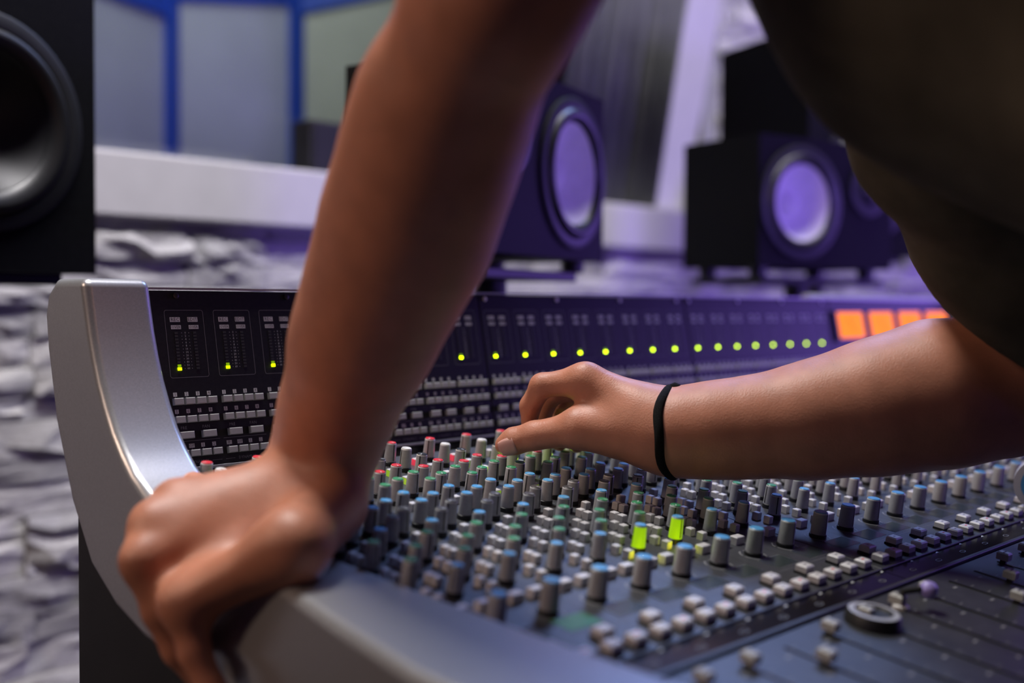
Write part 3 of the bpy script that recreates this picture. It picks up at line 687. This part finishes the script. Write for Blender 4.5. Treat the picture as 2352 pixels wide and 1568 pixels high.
class SDF:
    def __init__(self, lo, hi, h):
        self.lo = np.array(lo, float); self.h = h; self.n = np.ceil((np.array(hi)-self.lo)/h).astype(int)+1
        self.BIG = .05
    def empty(self): return np.full(self.n, self.BIG, np.float32)
    def cone(self, g, a, b, ra, rb, k=.004, flat=None):
        """smooth-add a round cone; flat=(axis vector, factor) squashes the section along axis"""
        a = np.array(a, float); b = np.array(b, float); R = max(ra, rb)*1.3+.045
        i0 = np.clip(np.floor((np.minimum(a, b)-R-self.lo)/self.h).astype(int), 0, self.n); i1 = np.clip(np.ceil((np.maximum(a, b)+R-self.lo)/self.h).astype(int)+1, 0, self.n)
        if (i1 <= i0).any(): return g
        X = [(np.arange(i0[q], i1[q])*self.h+self.lo[q]).astype(np.float32) for q in range(3)]
        px = X[0][:, None, None]-a[0]; py = X[1][None, :, None]-a[1]; pz = X[2][None, None, :]-a[2]
        d = b-a; L2 = max(d@d, 1e-10)
        t = np.clip((px*d[0]+py*d[1]+pz*d[2])/L2, 0, 1)
        ex, ey, ez = px-t*d[0], py-t*d[1], pz-t*d[2]
        if flat is None: q = np.sqrt(ex*ex+ey*ey+ez*ez)
        else:
            ax, fc = np.array(flat[0], float), flat[1]; ax /= np.linalg.norm(ax)
            al = ex*ax[0]+ey*ax[1]+ez*ax[2]; q = np.sqrt(np.maximum(ex*ex+ey*ey+ez*ez-al*al, 0)+(al/fc)**2)
        dd = (q-(ra+(rb-ra)*t)).astype(np.float32)
        sub = g[i0[0]:i1[0], i0[1]:i1[1], i0[2]:i1[2]]
        if k > 0:
            hh = np.maximum(k-np.abs(sub-dd), 0)/k; sub[...] = np.minimum(sub, dd)-hh*hh*k*.25
        else: sub[...] = np.minimum(sub, dd)
        return g
    def chain(self, g, pts, rads, k=.004, flat=None):
        for i in range(len(pts)-1): self.cone(g, pts[i], pts[i+1], rads[i], rads[i+1], k, flat)
        return g
    def mesh(self, g): return surface_nets(g, self.lo, self.h)
def smin(a, b, k): hh = np.maximum(k-np.abs(a-b), 0)/k; return np.minimum(a, b)-hh*hh*k*.25

# joints
S_L = np.array([.40, .22, 1.335]); S_R = np.array([.765, .20, 1.25])
# --- left arm, leaning on the cheek
LA = [(1137, 0, .535, .0400), (1020, 250, .58, .0430), (975, 400, .60, .0440), (930, 540, .622, .0448), (872, 680, .643, .0405), (825, 800, .66, .0375), (772, 950, .682, .0315), (738, 1060, .695, .0275)]
lap = [atd(x, y, d) for x, y, d, r in LA]; lar = [r for *_, r in LA]
WL = np.array([.402, .564, .913])
g_ = SDF((.25, .15, .78), (.50, .72, 1.42), .002)
arm = g_.chain(g_.empty(), [S_L]+lap+[WL], [.050]+lar+[.0265], .02)
palm = arm
MCP = {'i': (.3255, .600, .902), 'm': (.306, .591, .893), 'r': (.294, .579, .876), 'p': (.303, .548, .857)}
pr_ = {'i': .0130, 'm': .0128, 'r': .0122, 'p': .0115}
for q in 'imrp': g_.cone(palm, WL+(np.array(MCP[q])-WL)*.12+np.array([0, 0, -.004]), MCP[q], .018, pr_[q], .016)
g_.cone(palm, (.394, .540, .898), (.338, .500, .8895), .0205, .0180, .018); g_.cone(palm, (.338, .500, .8895), MCP['p'], .0180, .0120, .016)   # heel of the hand
g_.cone(palm, (.398, .590, .900), (.374, .610, .898), .017, .014, .012)
fing = {'i': [MCP['i'], (.319, .609, .881), (.318, .606, .859), (.323, .602, .842)], 'm': [MCP['m'], (.300, .588, .866), (.307, .581, .842), (.318, .575, .824)],
        'r': [MCP['r'], (.300, .572, .848), (.307, .565, .826), (.316, .558, .810)], 'p': [MCP['p'], (.302, .538, .832), (.306, .528, .814), (.312, .518, .800)],
        't': [(.376, .606, .896), (.366, .628, .899), (.362, .646, .904)]}
fr_ = {'i': [.0108, .0100, .0088, .0074], 'm': [.0110, .0102, .0090, .0076], 'r': [.0106, .0097, .0085, .0072], 'p': [.0098, .0086, .0076, .0064], 't': [.0115, .0095, .008]}
tot = palm
for q in fing:
    f = g_.chain(g_.empty(), fing[q], fr_[q], .004); tot = np.minimum(tot, smin(palm, f, .010))
VL, FL = g_.mesh(tot)
# --- right arm, reaching to the knobs
RA = [(2300, 900, .80, .0475), (2150, 905, .80, .0495), (2000, 938, .805, .0445), (1850, 967, .81, .0382), (1700, 983, .815, .0325), (1600, 990, .818, .0295), (1530, 994, .82, .0285)]
rap = [atd(x, y, d) for x, y, d, r in RA]; rar = [r for *_, r in RA]
g_ = SDF((.54, .12, .86), (.90, .66, 1.33), .002)
arm = g_.chain(g_.empty(), [S_R]+[rap[0]+np.array([.012, -.02, .03])], [.058, .048], .02)
arm = g_.chain(arm, rap, rar, .02)
A = lambda x, y, d: atd(x, y, d)
wr_ = A(1500, 985, .822)
palm = arm
g_.cone(palm, A(1535, 992, .82), A(1470, 968, .825), .0275, .0235, .014)
mc = {'i': A(1345, 872, .838), 'm': A(1345, 880, .858), 'r': A(1360, 900, .876), 'p': A(1380, 925, .892)}
for q, ra_, rb_, st in (('i', .0195, .0125, (1480, 950, .825)), ('m', .019, .0122, (1480, 955, .84)), ('r', .018, .0115, (1485, 965, .852)), ('p', .017, .0105, (1490, 975, .86))): g_.cone(palm, A(*st), mc[q], ra_, rb_, .014)
g_.cone(palm, A(1470, 1000, .822), A(1335, 980, .830), .0185, .0145, .014)     # thenar
g_.cone(palm, A(1440, 985, .835), A(1370, 945, .845), .018, .012, .014)
th = [A(1400, 992, .826), A(1325, 985, .830), A(1228, 1000, .842), A(1180, 1013, .848), A(1160, 1022, .850)]
tr = [.0150, .0132, .0108, .0102, .0080]
fing = {'t': (th, tr),
        'i': ([mc['i'], A(1245, 885, .850), A(1218, 932, .862), A(1216, 972, .868)], [.0112, .0092, .0080, .0066]),
        'm': ([mc['m'], A(1262, 905, .885), A(1240, 960, .890), A(1240, 1005, .888)], [.0110, .0093, .0082, .0068]),
        'r': ([mc['r'], A(1290, 935, .905), A(1275, 985, .905), A(1285, 1018, .900)], [.0105, .0088, .0078, .0066]),
        'p': ([mc['p'], A(1325, 965, .915), A(1315, 1005, .912), A(1325, 1025, .905)], [.0092, .0078, .0068, .0058])}
tot = palm
for q in fing:
    f = g_.chain(g_.empty(), fing[q][0], fing[q][1], .004); tot = np.minimum(tot, smin(palm, f, .009))
VR, FR = g_.mesh(tot)
# --- trunk, neck, head, legs
PEL = np.array([.60, -.17, .93]); CH = (S_L+S_R)/2+np.array([.0, -.01, -.06])
NK = (S_L+S_R)/2+np.array([.0, .03, .05]); HD = NK+np.array([.0, .10, .13])
g_ = SDF((.22, -.50, -.02), (1.0, .62, 1.80), .008); b = g_.empty()
g_.cone(b, S_L, S_R, .062, .062, .04); g_.cone(b, CH, PEL+np.array([0, .04, .12]), .125, .112, .06, None)
g_.cone(b, PEL+np.array([-.07, 0, .02]), PEL+np.array([.07, 0, .02]), .115, .115, .05)
g_.cone(b, S_L, CH, .065, .11, .04); g_.cone(b, S_R, CH, .065, .11, .04)
g_.cone(b, NK+np.array([0, -.02, -.06]), HD+np.array([0, -.03, -.05]), .060, .054, .03)
g_.cone(b, HD+np.array([0, -.015, .03]), HD+np.array([0, .02, -.02]), .088, .075, .03); g_.cone(b, HD+np.array([0, .035, -.05]), HD+np.array([0, .055, -.085]), .052, .036, .03)
up = np.array([0, .35, .93]); fo = np.array([0, .93, -.35])
nose = HD+fo*.095-up*.02; g_.cone(b, nose+up*.03-fo*.012, nose-up*.006+fo*.012, .010, .013, .012)
for sg in (-1, 1):
    ear = HD+np.array([sg*.084, -.01, -.01]); g_.cone(b, ear+up*.02, ear-up*.022, .014, .010, .008)
    g_.cone(b, HD+np.array([sg*.034, 0, 0])+fo*.088+up*.022, HD+np.array([sg*.018, 0, 0])+fo*.092+up*.024, .010, .010, .012)
g_.cone(b, HD+np.array([-.022, 0, 0])+fo*.082-up*.060, HD+np.array([.022, 0, 0])+fo*.082-up*.060, .010, .010, .008)
feet = [np.array([.50, -.05, .05]), np.array([.71, -.28, .05])]
for sg, ft in ((-1, feet[0]), (1, feet[1])):
    hip = PEL+np.array([sg*.09, 0, -.03]); kn_ = (hip+ft)/2+np.array([0, .04, 0]); g_.chain(b, [hip, kn_, ft+np.array([0, -.02, .04])], [.092, .060, .042], .03)
    g_.cone(b, ft+np.array([0, -.03, -.01]), ft+np.array([sg*.02, .14, -.025]), .036, .028, .02)
VB, FB = g_.mesh(b)
def np_mesh(name, V, Fc, m):
    me = bpy.data.meshes.new(name); me.vertices.add(len(V)); me.vertices.foreach_set('co', np.ascontiguousarray(V, np.float32).ravel())
    me.loops.add(len(Fc)*4); me.loops.foreach_set('vertex_index', np.ascontiguousarray(Fc, np.int32).ravel())
    me.polygons.add(len(Fc)); me.polygons.foreach_set('loop_start', np.arange(0, len(Fc)*4, 4, dtype=np.int32)); me.polygons.foreach_set('loop_total', np.full(len(Fc), 4, np.int32))
    me.materials.append(m); me.update(calc_edges=True); me.validate(); me.polygons.foreach_set('use_smooth', [True]*len(me.polygons)); return me
def relax(V, Fc, it, lam=.5):
    V = V.copy(); e = np.concatenate([Fc[:, [0, 1]], Fc[:, [1, 2]], Fc[:, [2, 3]], Fc[:, [3, 0]]]); e = np.concatenate([e, e[:, ::-1]])
    c = np.bincount(e[:, 0], minlength=len(V)).astype(float)[:, None]; c[c == 0] = 1
    for _ in range(it):
        s = np.stack([np.bincount(e[:, 0], V[e[:, 1], q], minlength=len(V)) for q in range(3)], 1)/c; V += lam*(s-V)
    return V
VL = relax(VL, FL, 4); VR = relax(VR, FR, 3); VB = relax(VB, FB, 4)
o1 = len(VL); o2 = o1+len(VR)
person = put('person', np_mesh('person', np.concatenate([VL, VR, VB]), np.concatenate([FL, FR+o1, FB+o2]), M['skin']))
tag(person, 'person in olive shirt leaning on the silver cheek and turning a knob', 'person')
def child(name, me): o = put(name, me); o.parent = person; return o
SHIRT_R = [(2110, 92, .66, .064), (2290, 330, .71, .064), (2440, 560, .76, .068), (2450, 720, .79, .060)]
# shirt
g_ = SDF((.18, -.48, .80), (1.06, .50, 1.56), .006); b = g_.empty()
GX = [(np.arange(g_.n[q])*g_.h+g_.lo[q]).astype(np.float32) for q in range(3)]
def plane(p, n): return ((GX[0][:, None, None]-p[0])*n[0]+(GX[1][None, :, None]-p[1])*n[1]+(GX[2][None, None, :]-p[2])*n[2]).astype(np.float32)
hemp = atd(2275, 742, .77); hemn = RC@np.array([-.50, .86, .55]); hemn /= np.linalg.norm(hemn)
slp = S_L+(lap[0]-S_L)*.5; sln = (lap[0]-S_L)/np.linalg.norm(lap[0]-S_L)
g_.cone(b, S_L, S_R, .080, .085, .05); g_.cone(b, CH, PEL+np.array([0, .03, .08]), .150, .150, .06)
g_.cone(b, S_L, CH, .085, .13, .05); g_.cone(b, S_R, CH, .085, .13, .05)
hr = SHIRT_R
sr = g_.empty(); g_.chain(sr, [atd(*q[:3]) for q in hr], [q[3] for q in hr], .05); g_.chain(sr, [S_R, rap[0]+np.array([.012, -.02, .03])], [.085, .074], .05)
sl_ = g_.empty(); g_.chain(sl_, [S_L, slp+sln*.05], [.078, .066], .04)
ii = np.indices(b.shape).astype(np.float32)*g_.h
wr2 = .0035*np.sin(ii[0]*48+2.2*np.sin(ii[2]*21)+ii[1]*17)+.003*np.sin(ii[2]*60+3*np.sin(ii[0]*19)-ii[1]*33)
b = smin(b+wr2, np.maximum(sr+wr2, plane(hemp, hemn)), .012); b = smin(b, np.maximum(sl_+wr2, plane(slp, sln)), .012)
b = np.maximum(b, -(GX[2][None, None, :]-.87)+np.zeros_like(b))
V, Fc = g_.mesh(b); V = relax(V, Fc, 2)
cen = V[Fc].mean(1); fn = np.cross(V[Fc[:, 2]]-V[Fc[:, 0]], V[Fc[:, 3]]-V[Fc[:, 1]]); fn /= np.linalg.norm(fn, axis=1)[:, None]+1e-12
keep = np.ones(len(Fc), bool)
for p, n, rad in ((slp, sln, .12), (np.array([.6, -.1, .87]), np.array([0, 0, -1.]), .5)):
    keep &= ~((np.abs((cen-p)@n) < .009) & (fn@n > .6) & (np.linalg.norm(cen-p, axis=1) < rad))
nkp = NK+np.array([0, .0, .01]); keep &= ~(((cen-nkp)@np.array([0, .35, .93]) > 0) & (np.linalg.norm((cen-nkp)[:, :2], axis=1) < .085))
Fc = Fc[keep]; us = np.unique(Fc); mp = -np.ones(len(V), int); mp[us] = np.arange(len(us))
sh = child('shirt', np_mesh('shirt', V[us], mp[Fc], M['shirt'])); sh['label'] = 'loose dark olive short-sleeved shirt'
sd = sh.modifiers.new('thick', 'SOLIDIFY'); sd.thickness = .003; sd.offset = 1
# trousers
g_ = SDF((.36, -.46, .04), (.88, .16, 1.06), .010); b = g_.empty()
g_.cone(b, PEL+np.array([-.07, 0, .03]), PEL+np.array([.07, 0, .03]), .130, .130, .05)
for sg, ft in ((-1, feet[0]), (1, feet[1])):
    hip = PEL+np.array([sg*.09, 0, -.03]); kn_ = (hip+ft)/2+np.array([0, .04, 0]); g_.chain(b, [hip, kn_, ft+np.array([0, -.02, .05])], [.110, .082, .066], .04)
V, Fc = g_.mesh(b); V = relax(V, Fc, 2)
tro = child('trousers', np_mesh('trousers', V, Fc, M['trousers'])); tro['label'] = 'dark trousers'
for sg, ft in ((-1, feet[0]), (1, feet[1])):
    g_ = SDF(ft+np.array([-.08, -.12, -.06]), ft+np.array([.08, .22, .06]), .006); b = g_.empty(); g_.cone(b, ft+np.array([0, -.03, -.005]), ft+np.array([sg*.02, .15, -.018]), .045, .036, .02)
    b = np.maximum(b, (.0-(np.indices(b.shape)[2]*g_.h+g_.lo[2])).astype(np.float32)+.001)
    V, Fc = g_.mesh(b); child('shoe', np_mesh('shoe', V, Fc, M['black']))
# hair
g_ = SDF(HD-.16, HD+.16, .006); b = g_.empty(); g_.cone(b, HD+np.array([0, -.03, .045]), HD+np.array([0, -.02, .0]), .100, .094, .02); b2 = g_.empty(); g_.cone(b2, HD+fo*.10-up*.06, HD+fo*.09-up*.01, .085, .075, .02)
b = np.maximum(b, -b2); V, Fc = g_.mesh(b); child('hair', np_mesh('hair', V, Fc, M['hair']))
# wristband on the right wrist
ax = np.array(A(1600, 990, .818))-np.array(A(1500, 985, .822)); ax /= np.linalg.norm(ax); c0 = A(1527, 992, .820)
u1 = np.array([0, 0, 1.])-ax*ax[2]; u1 /= np.linalg.norm(u1); u2 = np.cross(ax, u1)
mb = MB(); pts = []
for k in range(41):
    a = 2*PI*k/40; pts.append(c0+(u1*math.cos(a)+u2*math.sin(a))*.0318+ax*(.005-.003*math.cos(a)-.010*math.sin(a)+.0008*math.sin(5*a)))
mb.tube(pts, .0035, M['cord'], 10); wbn = child('wristband', mb.mesh('wristband', 80)); wbn['label'] = 'thin black cord wristband'
mb = MB().lathe([(.0005, -.005), (.004, -.0035), (.005, 0), (.004, .0035), (.0005, .005)], M['cord'], 14); kk = child('wristband_knot', mb.mesh('wristband_knot', 60)); kk.matrix_basis = Matrix.Translation(Vector(pts[0])+Vector(ax)*.004)
# thumb nail
tip = np.array(th[-1]); dr = tip-np.array(th[2]); dr /= np.linalg.norm(dr)
vw = CAM-tip; nn = vw-dr*(vw@dr); nn /= np.linalg.norm(nn); nn = nn*.93+np.array([0, 0, -.25]); nn -= dr*(nn@dr); nn /= np.linalg.norm(nn); sd_ = np.cross(dr, nn)
vs = []; nu, nv = 9, 9; c0 = tip-dr*.0045
for i in range(nu):
    for j in range(nv):
        u = i/(nu-1)*2-1; v = j/(nv-1)*2-1; w = .0068*(1-.12*max(0, v)**2-.16*max(0, -v)**3); th_ = u*w/.0096
        rr = .0100-.0010*(max(0, v+.2))**2
        vs.append(c0+dr*(.0068*v*(1-.10*u*u))+nn*rr*math.cos(th_)+sd_*rr*math.sin(th_))
fs = [(i*nv+j, (i+1)*nv+j, (i+1)*nv+j+1, i*nv+j+1) for i in range(nu-1) for j in range(nv-1)]
nl = child('thumbnail', MB().add(vs, fs, M['nail']).mesh('thumbnail', 180)); q = nl.modifiers.new('t', 'SOLIDIFY'); q.thickness = .0008; q.offset = 1
# fine hair on the right forearm
mb = MB(); rh = random.Random(11)
for k in range(420):
    t = rh.random(); j = min(int(t*4), 3); i = 5-j; s = t*4-j
    P_ = np.array(rap[i])*(1-s)+np.array(rap[i-1])*s; r = rar[i]*(1-s)+rar[i-1]*s
    a = rh.uniform(-1.3, 1.1); dd = u1*math.cos(a)+u2*math.sin(a); base = P_+dd*(r-.0006)
    d1 = dd*.0035+ax*rh.uniform(-.004, .004)+u2*rh.uniform(-.003, .003); w = ax*.00006
    mb.add([base-w, base+w, base+d1+w, base+d1-w, base+d1*1.7+ax*.002], [(0, 1, 2, 3), (3, 2, 4)], M['hair'])
stuff(child('arm_hair', mb.mesh('arm_hair')))
